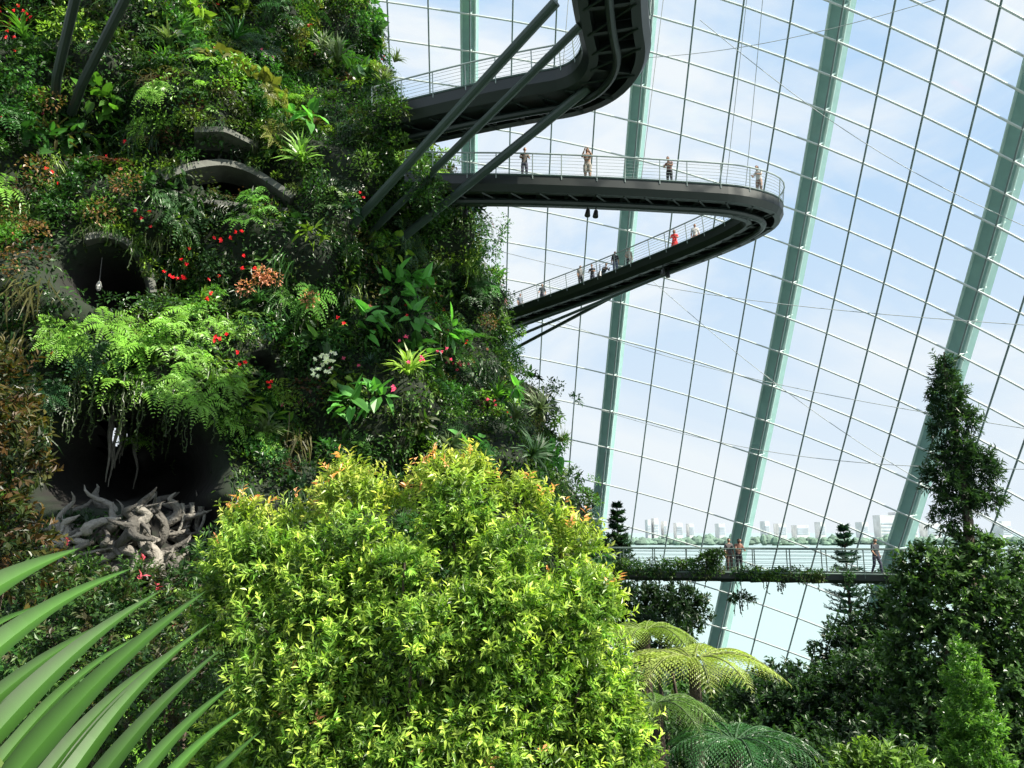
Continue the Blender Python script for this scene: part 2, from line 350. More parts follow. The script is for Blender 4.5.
# ------------------------------------------------------------------ GLASS DOME
EC=np.array([-15,15,-5.0]); ER=np.array([55,68,58.0])
def dome_pt(u,v,off=0):
    d=ray(u,v); a=d/(ER+off); b=-EC/(ER+off); A=a@a; B=2*a@b; C=b@b-1
    return d*((-B+math.sqrt(B*B-4*A*C))/(2*A))
def uq(q,v): return 470+170*q+8.5*q*q-.085*q*v-.00002*q*v*v
def grid(q,v0,off=0):
    v=v0
    for _ in range(40):
        u=uq(q,v); du=u-480; v2=v0+.15*du+(.00036*du*du if du>0 else 0); v=.5*v+.5*min(v2,950)
    return dome_pt(u,v,off)
dome=bpy.data.objects.new('glass_dome',None); scene.collection.objects.link(dome)
qs=np.arange(-5,4.51,.25); vs=np.arange(-650,640,37.0)
GR=np.array([[grid(q,v) for v in vs] for q in qs])
mb=MB([M_STEEL]); mh=MB([M_STEEL]); mr=MB([M_STEEL])
for i,q in enumerate(qs):
    L=GR[i]; L=L[L[:,2]>-13.5]
    tube(mb,L,.068,(.15,.20,.20),0,6)
    if abs(q-round(q))<.01:
        Lo=np.array([grid(q,v,1.3) for v in np.arange(-650,660,20)]); Lo=Lo[Lo[:,2]>-13.5]
        T=norm(np.gradient(Lo,axis=0)); Nn=norm((Lo-EC)/ER**2); S=norm(np.cross(T,Nn))
        w=.60; h=.55
        V=np.stack([Lo-S*w-Nn*h,Lo+S*w-Nn*h,Lo+S*w+Nn*h,Lo-S*w+Nn*h],1).reshape(-1,3); k=len(Lo)
        f=[[a*4+b,a*4+(b+1)%4,a*4+4+(b+1)%4,a*4+4+b] for a in range(k-1) for b in range(4)]
        mr.add(V,f,(.23,.38,.36))
        for sg in(-1,1): tube(mr,Lo+S*w*sg-Nn*h,.10,(.42,.55,.52),0,6)
        for a in range(len(L)):
            o=L[a]; nn=norm((o-EC)/ER**2); tube(mr,[o,o+nn*1.0],.07,(.3,.42,.4),0,5)
for j in range(len(vs)):
    L=GR[:,j]; L=L[L[:,2]>-13.5]
    if len(L)>2: tube(mh,L,.070,(.56,.60,.58),0,6)
mb.build('mullions',True,dome); mh.build('purlins',True,dome); mr.build('arch_ribs',False,dome)
gm=MB([M_GLASS]); a,b=GR.shape[:2]; idx=np.arange(a*b).reshape(a,b)
Nn=norm((GR-EC)/ER**2)
fq=np.stack([idx[:-1,:-1],idx[1:,:-1],idx[1:,1:],idx[:-1,1:]],-1).reshape(-1,4)
zc=(GR.reshape(-1,3)[fq].mean(1))[:,2]
gm.add((GR+Nn*.15).reshape(-1,3),fq[zc>-13],(1,1,1)); gm.build('glass_panes',True,dome)
mw=MB([M_STEEL])
for (ua,va,ub,vb) in [(430,232,1100,330),(480,292,1100,440),(560,60,1060,-40),(600,410,1100,470),(700,20,1080,250),(640,270,1060,560)]:
    A=dome_pt(ua,va)*.9; B=dome_pt(ub,vb)*.93; t=np.linspace(0,1,24)[:,None]; P=A*(1-t)+B*t-UP*(1.6*np.sin(t*math.pi)); tube(mw,P,.022,(.35,.38,.38),0,4)
mw.build('service_wires',True,dome)
# ------------------------------------------------------------------ WALKWAYS
def smooth_path(P,n=90):
    P=np.asarray(P,float)
    for _ in range(3):
        Q=[P[0]]
        for a,b in zip(P[:-1],P[1:]): Q+= [a*.75+b*.25,a*.25+b*.75]
        Q.append(P[-1]); P=np.array(Q)
    d=np.concatenate([[0],np.cumsum(np.linalg.norm(np.diff(P,axis=0),axis=1))]); s=np.linspace(0,d[-1],n)
    return np.stack([np.interp(s,d,P[:,k]) for k in range(3)],1),d[-1]
DK=(.008,.013,.012)
def walkway(name,pts,w,h,rail=1.15,truss=True,n=90,col=DK,railcol=(.28,.33,.32),spine=True,lean=.12):
    P,L=smooth_path(pts,n); T=norm(np.gradient(P,axis=0)); S=norm(np.cross(T,UP))
    mb=MB([M_STEEL]); 
    sec=[(-w,.12),(-w,-h*.55),(-w*.82,-h),(-w*.55,-h),(-w*.5,-h*.45),(w*.5,-h*.45),(w*.55,-h),(w*.82,-h),(w,-h*.55),(w,.12),(w-.12,.12),(w-.12,0),(-w+.12,0),(-w+.12,.12)]
    k=len(sec); V=np.stack([P+S*a+UP*b for a,b in sec],1).reshape(-1,3)
    mb.add(V,[[i*k+j,i*k+(j+1)%k,(i+1)*k+(j+1)%k,(i+1)*k+j] for i in range(n-1) for j in range(k)],col)
    for e in (0,n-1):
        c=P[e]-UP*h*.3; mb.add(np.vstack([c,V[e*k:(e+1)*k]]),[[0,1+j,1+(j+1)%k] for j in range(k)],col)
    for sg in(-1,1): tube(mb,P+S*sg*w+UP*.1,.05,np.array(col)*7,0,6)
    m=int(L/1.3)
    for i in np.linspace(0,n-1,m).astype(int):
        box(mb,P[i]-UP*h*.75,S[i]*w*.8,T[i]*.09,UP*h*.22,np.array(col)*.8)
    if spine: tube(mb,P-UP*(h+.12),.17,np.array(col)*1.6,0,8)
    if truss:
        ii=np.linspace(0,n-1,m).astype(int)
        for a,b in zip(ii[:-1],ii[1:]):
            tube(mb,[P[a]+S[a]*w*.7-UP*h,P[b]-S[b]*w*.7-UP*h],.05,np.array(col)*1.5,0,5)
    for sg in(-1,1):
        def off(z): return P+S*sg*(w+lean*z)+UP*z
        tube(mb,off(rail),.04,railcol,0,6)
        for z in np.linspace(.2,rail-.15,6): tube(mb,off(z),.010,railcol,0,4)
        for i in np.linspace(0,n-1,int(L/1.5)).astype(int):
            b0=P[i]+S[i]*sg*w; b1=P[i]+S[i]*sg*(w+lean*rail)+UP*(rail+.02)
            tube(mb,[b0-UP*.1,b1],.028,railcol,0,5)
    return mb.build(name),P,S,T
ZW=16.8
pw=[atZ(405,184,ZW),atZ(440,186,ZW),atZ(520,186,ZW),atZ(620,190,ZW),atZ(690,194,ZW),atZ(737,197,ZW),atZ(771,209,ZW),atZ(737,230,ZW),atZ(680,254,ZW),atZ(600,285,ZW),atZ(530,309,ZW),atZ(480,327,ZW),atZ(430,343,ZW)]
_,WP,WS,WT=walkway('cloud_walkway',pw,1.05,.7,n=160)
ZT=20.0
pt=[atZ(635,-420,ZT),atZ(626,-200,ZT),atZ(606,-60,ZT),atZ(610,5,ZT),atZ(620,50,ZT),atZ(588,84,ZT),atZ(520,95,ZT),atZ(450,110,ZT),atZ(400,122,ZT),atZ(388,125,ZT)]
_,UPp,US,UT=walkway('cloud_walkway',pt,1.4,.85,n=140)
mb=MB([M_LEAF])
for c0 in (atZ(398,184,ZW),atZ(385,124,ZT),atZ(392,124,ZT-.8),atZ(425,186,ZW-1.2),atZ(440,215,ZW-1)):
    for q in range(14):
        p=c0+G(3)*[.7,.8,.6]; p[0]=min(p[0],c0[0]+.4); shrub(mb,p,norm(np.array([.3,-1,.4])),R(.5,.9),110,.2,.1,PAL[rng.integers(0,6)])
mb.build('root_plants',False,mountain)
mb=MB([M_STEEL]); SC=(.035,.055,.048)
def strut(u0,v0,u1,v1,Zt,r):
    p,n=spot(u0,v0); b=atZ(u1,v1,Zt); d=norm(b-p); p=p+n*.9; tube(mb,[p-d*2,b],r,SC,0,12)
strut(348,216,556,2,ZT-.7,.20); strut(364,221,580,26,ZT-.7,.17); strut(392,236,588,88,ZT-.7,.22)
mb.build('support_strut')
mb=MB([M_STEEL])
for u0,v0,u1,v1,r in [(512,350,610,300,.13),(508,340,700,262,.10),(505,332,640,285,.1)]:
    b=atZ(u1,v1-2,ZW-.6); a=atY(u0,v0,b[1]+7); d=norm(a-b); tube(mb,[b,a+d*5],r,SC,0,10)
mb.build('support_strut')
mb=MB([M_STEEL])
for u0,v0,u1,v1 in [(57,76,82,-30),(82,84,140,-30)]:
    p,n=spot(u0,v0); b=atY(u1,v1,p[1]-5); a=atY(u0,v0,p[1]-1.6); d=norm(b-a); tube(mb,[a-d*1.5-n*.5,a,b+d*8],.19,(.02,.03,.027),0,10)
mb.build('support_strut')
mb=MB([M_STEEL])
for q0,a in [((745,194),(790,-300)),((725,195),(780,-300)),((640,190),(700,-300)),((560,105),(600,-400))]:
    b=atZ(q0[0],q0[1],ZW if q0[1]>150 else ZT); t=atY(a[0],a[1],b[1]-9); tube(mb,[b,t],.018,(.4,.42,.42),0,5)
mb.build('suspension_cables')
mb=MB([M_STEEL])
for u,v in [(588,210),(596,211),(466,210),(663,270),(668,272),(600,272)]:
    c=atZ(u,v,ZW-1.0) ; tube(mb,[c+UP*.5,c],.03,DK); tube(mb,[c,c-np.array([.05,.1,.35])],[.1,.15],(.02,.02,.02),0,10)
mb.build('spotlights')
ZB=-2.15
pb=[atY(560,569,41)*1.0,atY(640,570,40),atY(740,572,38.8),atY(820,574,37.8),atY(905,577,36.8),atY(1040,581,35.2),atY(1200,585,33)]
pb=[np.array([p[0],p[1],ZB]) for p in pb]
_,BP,BS,BT=walkway('footbridge',pb,.9,.35,rail=1.25,n=120,col=(.02,.028,.024),railcol=(.09,.13,.11),spine=False,lean=0)
# ------------------------------------------------------------------ PEOPLE
def head_mesh(mbp,c,fwd,hair,skin,longhair):
    rt=np.cross(fwd,UP); n1,n2=14,18; V=[];C=[]
    for i in range(n1+1):
        ph=math.pi*i/n1
        for j in range(n2):
            a=2*math.pi*j/n2; x=math.sin(ph)*math.cos(a); y=math.sin(ph)*math.sin(a); z=math.cos(ph)
            sx,sy,sz=.075,.093,.115
            jaw=1-.28*max(0,-z)
            yy=y*sy*jaw; 
            if y>.85 and abs(z+.12)<.22 and abs(x)<.25: yy+=.022
            if y>.8 and abs(z-.12)<.12 and .2<abs(x)<.55: yy-=.008
            V.append(c+rt*x*sx*jaw+fwd*yy+UP*z*sz)
            ishair=(z>.45) or (y<.05 and z>-.45)
            cc=hair if ishair else skin
            if y>.75 and abs(z+.5)<.09 and abs(x)<.3: cc=(.35,.08,.07)
            if y>.8 and abs(z-.1)<.09 and .25<abs(x)<.5: cc=(.03,.02,.02)
            C.append(cc)
    f=[[i*n2+j,i*n2+(j+1)%n2,(i+1)*n2+(j+1)%n2,(i+1)*n2+j] for i in range(n1) for j in range(n2)]
    mbp.add(V,f,np.array(C))
    for sg in(-1,1): tube(mbp,[c+rt*sg*.07,c+rt*sg*.088],[.024,.018],skin,0,8)
    if longhair: tube(mbp,[c-fwd*.03+UP*.09,c-fwd*.06,c-fwd*.075-UP*.14,c-fwd*.07-UP*.27],[.07,.088,.07,.03],hair,0,10)
def person(pos,face,h=1.75,shirt=(.5,.5,.5),pants=(.05,.05,.08),hair=(.01,.008,.007),skin=(.36,.20,.13),pose='stand',dress=False,bag=None,longhair=False,shorts=False):
    s=h/1.7
    J={'pel':(0,0,.93),'sp':(0,0,1.1),'ch':(0,.0,1.28),'nk':(0,0,1.43),'hd':(0,.01,1.50)}
    for k,sg in(('L',-1),('R',1)):
        J['sh'+k]=(.165*sg,0,1.37); J['el'+k]=(.22*sg,-.02,1.10); J['wr'+k]=(.23*sg,.06,.87)
        J['hp'+k]=(.085*sg,0,.88); J['kn'+k]=(.10*sg,.02,.50); J['an'+k]=(.10*sg,-.01,.09); J['to'+k]=(.115*sg,.15,.04)
    if pose=='lean':
        for k,sg in(('L',-1),('R',1)): J['el'+k]=(.22*sg,.16,1.13); J['wr'+k]=(.14*sg,.36,1.10)
        J['ch']=(0,.06,1.27); J['nk']=(0,.1,1.41); J['hd']=(0,.13,1.48)
    if pose=='photo':
        for k,sg in(('L',-1),('R',1)): J['el'+k]=(.22*sg,.18,1.22); J['wr'+k]=(.09*sg,.30,1.46)
    if pose=='walk':
        J['knL']=(-.1,.16,.52); J['anL']=(-.1,.20,.10); J['toL']=(-.1,.36,.08); J['knR']=(.1,-.03,.5); J['anR']=(.1,-.25,.13); J['toR']=(.1,-.12,.04)
        J['elL']=(-.22,-.14,1.13); J['wrL']=(-.22,-.02,.92); J['wrR']=(.22,.22,.98); J['elR']=(.22,.05,1.11)
    if pose=='crouch':
        J['pel']=(0,-.25,.62); J['sp']=(0,-.12,.78); J['ch']=(0,.04,.92); J['nk']=(0,.16,1.04); J['hd']=(0,.2,1.10)
        for k,sg in(('L',-1),('R',1)):
            J['hp'+k]=(.09*sg,-.24,.58); J['kn'+k]=(.14*sg,.16,.50); J['sh'+k]=(.165*sg,.1,1.0); J['el'+k]=(.2*sg,.25,.8); J['wr'+k]=(.12*sg,.4,.85)
    names=list(J); ids={k:i for i,k in enumerate(names)}
    E=[('pel','sp'),('sp','ch'),('ch','nk'),('nk','hd')]
    for k in 'LR': E+=[('ch','sh'+k),('sh'+k,'el'+k),('el'+k,'wr'+k),('pel','hp'+k),('hp'+k,'kn'+k),('kn'+k,'an'+k),('an'+k,'to'+k)]
    RD={'pel':(.145,.12),'sp':(.125,.105),'ch':(.16,.115),'nk':(.055,.055),'hd':(.05,.05),'sh':(.07,.07),'el':(.05,.05),'wr':(.032,.032),'hp':(.105,.105),'kn':(.07,.07),'an':(.045,.045),'to':(.04,.035)}
    f=norm(np.array([face[0],face[1],0.])); rt=np.cross(f,UP)
    X=lambda p: np.asarray(pos)+s*(rt*p[0]+f*p[1]+UP*p[2])
    me=bpy.data.meshes.new('t'); me.from_pydata([tuple(np.array(J[k])) for k in names],[(ids[a],ids[b]) for a,b in E],[])
    ob=bpy.data.objects.new('t',me); scene.collection.objects.link(ob)
    md=ob.modifiers.new('s','SKIN'); md.use_smooth_shade=True
    for k in names:
        r=RD[k] if k in RD else RD[k[:2]]; sv=me.skin_vertices[0].data[ids[k]]; sv.radius=r; sv.use_root=(k=='pel')
    sb=ob.modifiers.new('b','SUBSURF'); sb.levels=2; sb.render_levels=2
    dg=bpy.context.evaluated_depsgraph_get(); ev=ob.evaluated_get(dg); m2=ev.to_mesh()
    nv=len(m2.vertices); co=np.empty(nv*3,np.float32); m2.vertices.foreach_get('co',co); co=co.reshape(-1,3).astype(float)
    polys=[list(p.vertices) for p in m2.polygons]; ev.to_mesh_clear(); bpy.data.objects.remove(ob); bpy.data.meshes.remove(me)
    best=np.full(nv,1e9); lab=np.zeros(nv,int)
    for ei,(a,b) in enumerate(E):
        A=np.array(J[a]);B=np.array(J[b]); t=np.clip(((co-A)@(B-A))/((B-A)@(B-A)),0,1); d=np.linalg.norm(co-(A+t[:,None]*(B-A)),axis=1)
        u=d<best; best[u]=d[u]; lab[u]=ei
    C=np.zeros((nv,3))
    for ei,(a,b) in enumerate(E):
        m=lab==ei
        if a=='nk' : c=skin
        elif b[:2]=='el': c=shirt
        elif b[:2]=='wr': c=skin
        elif b[:2]=='kn': c=pants
        elif b[:2]=='an': c=skin if (shorts or dress) else pants
        elif b[:2]=='to': c=(.03,.03,.03)
        elif b[:2]=='hp': c=pants
        else: c=shirt
        C[m]=c
    mbp=MB([M_CLOTH])
    W=np.asarray(pos)+s*(co[:,0:1]*rt+co[:,1:2]*f+co[:,2:3]*UP)
    tri=[p for p in polys if len(p)==3]; qd=[p for p in polys if len(p)==4]
    mbp.add(W,qd,C)
    if tri: mbp.f.append(np.array(tri)+(mbp.n-nv)); mbp.m.append(np.zeros(len(tri),int))
    hd=J['hd']; head_mesh(mbp,X((hd[0],hd[1]+.02,hd[2]+.085)),f,hair,skin,longhair)
    for k,sg in(('L',-1),('R',1)):
        w=np.array(J['wr'+k]); e=np.array(J['el'+k]); d=norm(w-e); side=np.array([0,1,0])-d*d[1]; side=norm(side) if np.linalg.norm(side)>.3 else np.array([1.,0,0])
        tube(mbp,[X(w),X(w+d*.04),X(w+d*.085)],[.026*s,.034*s,.03*s],skin,0,8)
        for q,l in zip((-.027,-.009,.009,.027),(.055,.07,.075,.065)):
            b=w+d*.08+side*q; tube(mbp,[X(b),X(b+d*l*.55),X(b+d*l+np.array([-sg*.02,0,0]))],[.009*s,.008*s,.006*s],skin,0,5)
        b=w+d*.03+side*.03; tube(mbp,[X(b),X(b+d*.03+side*.02),X(b+d*.06+side*.025)],[.011*s,.009*s,.007*s],skin,0,5)
    if dress:
        tube(mbp,[X((0,0,1.12)),X((0,0,.95)),X((0,0,.75)),X((0,0,.5))],[.13*s,.17*s,.21*s,.26*s],shirt,0,14)
    elif shorts:
        for k in 'LR':
            a=np.array(J['hp'+k]); b=np.array(J['kn'+k]); tube(mbp,[X(a),X(a*.5+b*.5),X(a*.15+b*.85)],[.105*s,.1*s,.092*s],pants,0,12)
    if bag is not None:
        c=np.array(J['ch']); tube(mbp,[X(c+[0,-.14,.12]),X(c+[0,-.2,.05]),X(c+[0,-.2,-.15]),X(c+[0,-.14,-.26])],[.06*s,.13*s,.14*s,.07*s],bag,0,10)
    return mbp.build('person',True)
def on_path(P,S,u,lo,hi,side=0):
    pr=proj(P[lo:hi]); k=lo+int(np.argmin(np.abs(pr[:,0]-u))); return P[k]+S[k]*side
tip=int(np.argmax(WP[:,0])); hi1=tip; n_=len(WP)
WH=(.6,.58,.55); BK=(.02,.02,.025)
for u,kw in [(523,dict(shirt=(.12,.10,.09),pose='lean')),(584,dict(shirt=(.30,.18,.13),pants=(.38,.33,.28),pose='photo',shorts=True,h=1.9,longhair=True)),(665,dict(shirt=(.2,.10,.09),pants=BK,pose='lean',h=1.65)),(752,dict(shirt=WH,pants=(.3,.2,.16),pose='lean',h=1.8,longhair=True))]:
    p=on_path(WP,WS,u,0,hi1,.55); person(p,(p[0]*-.1+.15,-1),**kw)
for u,kw in [(676,dict(shirt=(.75,.03,.03),dress=True,longhair=True,pose='lean')),(690,dict(shirt=WH,pants=(.4,.2,.15),shorts=True)),(631,dict(shirt=(.3,.27,.22),pants=BK,pose='walk')),(620,dict(shirt=BK,pants=(.1,.12,.2),bag=(.1,.1,.12))),(605,dict(shirt=(.05,.06,.08),pose='crouch')),(593,dict(shirt=(.03,.03,.04),pose='lean')),(586,dict(shirt=(.12,.12,.12),pants=BK)),(540,dict(shirt=(.04,.05,.06),pose='walk',h=1.82)),(516,dict(shirt=(.12,.14,.18),pants=BK)),(507,dict(shirt=(.3,.12,.1),longhair=True)),(495,dict(shirt=(.6,.25,.2)))]:
    p=on_path(WP,WS,u,hi1+4,n_,R(-.5,.5)); person(p,(R(-.4,.6),-1),**kw)
for u,kw in [(728,dict(shirt=(.07,.06,.06),pants=(.10,.06,.05),pose='stand')),(741,dict(shirt=(.2,.10,.07),pants=BK,longhair=True,pose='lean')),(880,dict(shirt=(.05,.06,.07),pose='walk'))]:
    p=on_path(BP,BS,u,0,len(BP),0); person(p,(.2,-1),h=1.78,**kw)
# ------------------------------------------------------------------ BRIDGE PLANTS
mb=MB([M_LEAF,M_BARK])
for k in range(0,len(BP)):
    u=proj(BP[k])[0,0]
    if 590<u<722 or (u>722 and R(0,1)<.3):
        for sg in(-1,1):
            for q in range(2): shrub(mb,BP[k]+BS[k]*sg*1.0+BT[k]*R(-.3,.3)+UP*R(-.1,.6 if u<722 else .15),np.array([0,-1.,.2]),R(.2,.4),45,.16,.07,PAL[rng.integers(1,6)]*1.2)
            if R(0,1)<.6: vine(mb,BP[k]+BS[k]*sg*1.05,R(.3,.9),(.06,.12,.03),.12)
for u,v,r in [(780,578,.5),(742,601,.7),(716,556,.5),(706,560,.5)]:
    c=atY(u,v,38); shrub(mb,c,UP*1.0,r,260,.22,.1,(.05,.11,.03),fl=.7); tube(mb,[c,np.array([c[0],c[1],ZB-.2])],.02,(.05,.05,.04),1,5)
    for q in range(8): vine(mb,c+G(3)*r*.3,R(.3,.6),(.05,.1,.03),.14)
mb.build('bridge_planter')
# ------------------------------------------------------------------ TREES
def Lb(u,v,Y,ru,rv,ry=None):
    c=atY(u,v,Y); k=Y/F*1.0; return (c,(ru*k,(ry if ry else (ru+rv)/2*k),rv*k))
mb=MB([M_LEAF,M_BARK]); LEAFK=1.1
BG=[(.05,.13,.022),(.08,.19,.03),(.12,.27,.035),(.17,.34,.05)]
core=[Lb(400,670,10.2,150,120,1.3),Lb(330,720,10.0,110,110,1.2),Lb(500,725,10.0,115,105,1.2)]
lobe_twigs(mb,core,2600,12,.24,.10,.032,BG[:2],(.10,.22,.03),inner=.6,darken=.45)  # dark filler leaves: shade between the outer lobes painted into their colour
def inside(u,v):
    x=[195,205,225,262,300,340,370,400,430,465,500,535,570,600,618,632,645]; y=[690,600,540,532,525,502,518,512,490,492,512,525,545,575,620,690,780]
    return v>np.interp(u,x,y)+R(8,30)
lobes=[]
while len(lobes)<110:
    u=R(205,625); v=R(500,800); r=R(15,36)
    if not inside(u,v): continue
    if u-r<190+abs(v-640)*.1: continue
    e=1-((u-412)/240)**2-((v-740)/300)**2; Y=10.3-2.2*max(e,0)**.5+R(-.35,.35)
    lobes.append(Lb(u,v,Y,r,r*R(.65,.95)))
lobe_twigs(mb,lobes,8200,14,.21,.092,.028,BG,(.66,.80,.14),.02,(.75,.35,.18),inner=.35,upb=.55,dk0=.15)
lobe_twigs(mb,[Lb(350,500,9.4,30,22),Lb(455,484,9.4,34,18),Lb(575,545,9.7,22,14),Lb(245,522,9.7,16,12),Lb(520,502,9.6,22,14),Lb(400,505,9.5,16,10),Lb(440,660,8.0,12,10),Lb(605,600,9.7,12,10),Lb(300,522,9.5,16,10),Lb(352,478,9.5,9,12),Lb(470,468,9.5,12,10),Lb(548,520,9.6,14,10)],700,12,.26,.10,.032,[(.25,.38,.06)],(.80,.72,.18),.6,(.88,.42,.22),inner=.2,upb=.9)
base=np.array([-.8,10.2,GROUND]); tp=atY(420,680,9.6)
for i in range(5): trunk(mb,base+G(3)*[.2,.2,0],tp+G(3)*[.5,.3,.2],.09,.04,lobes[i*8:i*8+8],amp=.3)
mb.build('leafy_tree'); LEAFK=.85
mb=MB([M_LEAF,M_BARK]); lobes=[Lb(-10,395,8.5,34,38),Lb(0,460,8.3,36,40),Lb(-15,540,8,45,50),Lb(10,560,8.6,26,30),Lb(-50,420,8.3,55,70)]
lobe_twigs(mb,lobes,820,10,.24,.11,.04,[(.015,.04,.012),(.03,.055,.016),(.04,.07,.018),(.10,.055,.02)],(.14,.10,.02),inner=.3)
trunk(mb,[-6.5,8.5,GROUND],atY(-10,560,8.2),.12,.05,lobes); mb.build('magnolia_tree')
mb=MB([M_LEAF,M_BARK]); 
lobes=[Lb(110,640,13,70,45),Lb(190,660,12.5,50,55),Lb(40,640,13,60,60),Lb(150,720,11,90,60),Lb(200,585,14,30,30),Lb(60,590,14,40,30),Lb(30,760,10,90,60),Lb(140,590,14,40,22)]
lobe_twigs(mb,lobes,2000,11,.25,.12,.05,[(.02,.06,.02),(.035,.10,.025),(.06,.14,.03),(.07,.06,.03)],(.12,.22,.05),.05,(.5,.08,.12),inner=.3)
for c,r in lobes: trunk(mb,[c[0],c[1],GROUND],c,.06,.03,[])
mb.build('understorey_shrub')
mb=MB([M_LEAF,M_BARK]); CY=25
DG=[(.015,.045,.02),(.02,.06,.025),(.03,.075,.025)]
lobes=[Lb(945,372,CY,5,14),Lb(947,398,CY,12,16),Lb(942,425,CY,9,10),Lb(962,422,CY,12,12),Lb(955,455,CY,19,12),Lb(978,468,CY,17,14),Lb(942,480,CY,16,10),Lb(985,498,CY,12,9),Lb(960,500,CY,18,9),Lb(945,520,CY,10,7)]
lobe_twigs(mb,lobes,1000,14,.32,.20,.045,DG,(.07,.15,.04),inner=.1,upb=.3)
low=[Lb(930,575,CY,28,22),Lb(985,580,CY,34,32),Lb(955,610,CY,38,34),Lb(1010,640,CY,25,50),Lb(908,605,CY,15,20),Lb(930,660,CY,36,40),Lb(985,690,CY,38,45),Lb(925,730,CY,38,50),Lb(1000,760,CY,45,50),Lb(925,562,CY,12,12),Lb(972,545,CY,16,14)]
lobe_twigs(mb,low,3600,11,.32,.20,.10,[(.02,.06,.02),(.04,.10,.03),(.07,.16,.04)],(.14,.26,.06),inner=.35)
b0=atY(985,770,CY); b0[2]=GROUND; trunk(mb,b0,atY(968,520,CY),.24,.16,low,amp=.2,col=(.09,.07,.05))
tube(mb,[atY(968,521,CY),atY(958,450,CY),atY(946,380,CY),atY(944,352,CY)],[.16,.11,.06,.02],(.08,.06,.05),1,8)
mb.build('tall_conifer')
def conifer(name,u,vt,Y,hw,tiers,col,zb=GROUND):
    top=atY(u,vt,Y); mb=MB([M_LEAF,M_BARK]); base=np.array([top[0],top[1],zb]); tube(mb,[base,top],[.2,.03],BARKC,1,8)
    H=min(hw*4.4,top[2]-zb-.5); 
    for i in range(tiers):
        f=(i+.5)/tiers; z=top[2]-f*H; nb=8
        for k in range(nb):
            r=hw*(.08+.92*f**.9)*R(.7,1.15); a=k*2*math.pi/nb+i*.7+R(-.2,.2); d=np.array([math.cos(a),math.sin(a),0]); t=np.linspace(0,1,12)
            P=np.array([top[0],top[1],z+R(-.15,.15)])+d*(r*t)[:,None]+UP*(.35*r*t**2-.12*r*t)[:,None]
            tube(mb,P,np.linspace(.03,.01,12),BARKC,1,4)
            S=np.cross(d,UP)
            for sg in(-1,1,0,0):
                D=norm(S*sg+d*.7+G(12,3)*.25+UP*(.9 if sg==0 else .25)); leaves(mb,P,D,UP+G(12,3)*.3,.30*R(.6,1.1,12),.09,np.array(col)*R(.6,1.3,12)[:,None])
    return mb.build(name)
conifer('norfolk_pine',617,503,44,1.7,17,(.025,.07,.035)); conifer('norfolk_pine',843,525,47,2.2,19,(.03,.09,.06)); conifer('norfolk_pine',885,590,33,1.3,14,(.03,.07,.03))
def forest(name,spec,twigs,L,W,cols,tip,inner=.3,dk=1):
    mb=MB([M_LEAF,M_BARK]); lobes=[Lb(*s) for s in spec]
    lobe_twigs(mb,lobes,twigs,10,.35,L,W,cols,tip,inner=inner,darken=dk)
    for c,r in lobes: tube(mb,wig([c[0],c[1],GROUND],c,8,.2),np.linspace(.14,.06,8),BARKC,1,6)
    return mb.build(name)
DGR=[(.012,.035,.014),(.02,.055,.018),(.03,.08,.022)]
forest('rainforest_tree',[(612,548,44,15,12),(672,605,44,30,18),(640,605,44,28,16),(692,612,44,18,14),(660,640,36,34,24)],1100,.26,.11,DGR,(.05,.10,.03))
forest('rainforest_tree',[(800,700,32,50,30),(850,665,33,34,38),(885,630,33,20,35),(830,730,30,50,45),(760,725,31,40,35),(870,710,29,45,50),(785,680,33,25,12),(900,690,30,30,45),(855,640,33,18,18)],2600,.24,.11,DGR,(.06,.14,.03))
forest('rainforest_tree',[(1035,570,30,25,25),(1040,640,28,30,55),(1060,720,26,50,65),(860,760,24,55,35),(780,775,24,55,35),(700,760,25,50,45)],2000,.2,.09,DGR,(.07,.16,.03))
forest('fan_shrub',[(875,768,17,22,12),(905,775,17,22,12),(850,778,17,16,12)],260,.2,.07,[(.10,.22,.04)],(.3,.45,.08))
mb=MB([M_LEAF,M_BARK]); lobes=[Lb(966,662,18,7,14),Lb(968,688,18,14,20),Lb(973,725,18,20,24),Lb(976,765,18,24,28)]
lobe_twigs(mb,lobes,900,12,.2,.12,.035,[(.07,.20,.03),(.10,.27,.04)],(.32,.58,.08),inner=.4,upb=1.0)
b=atY(975,770,18); tube(mb,[[b[0],b[1],GROUND],b],.08,BARKC,1); mb.build('cypress_tree')
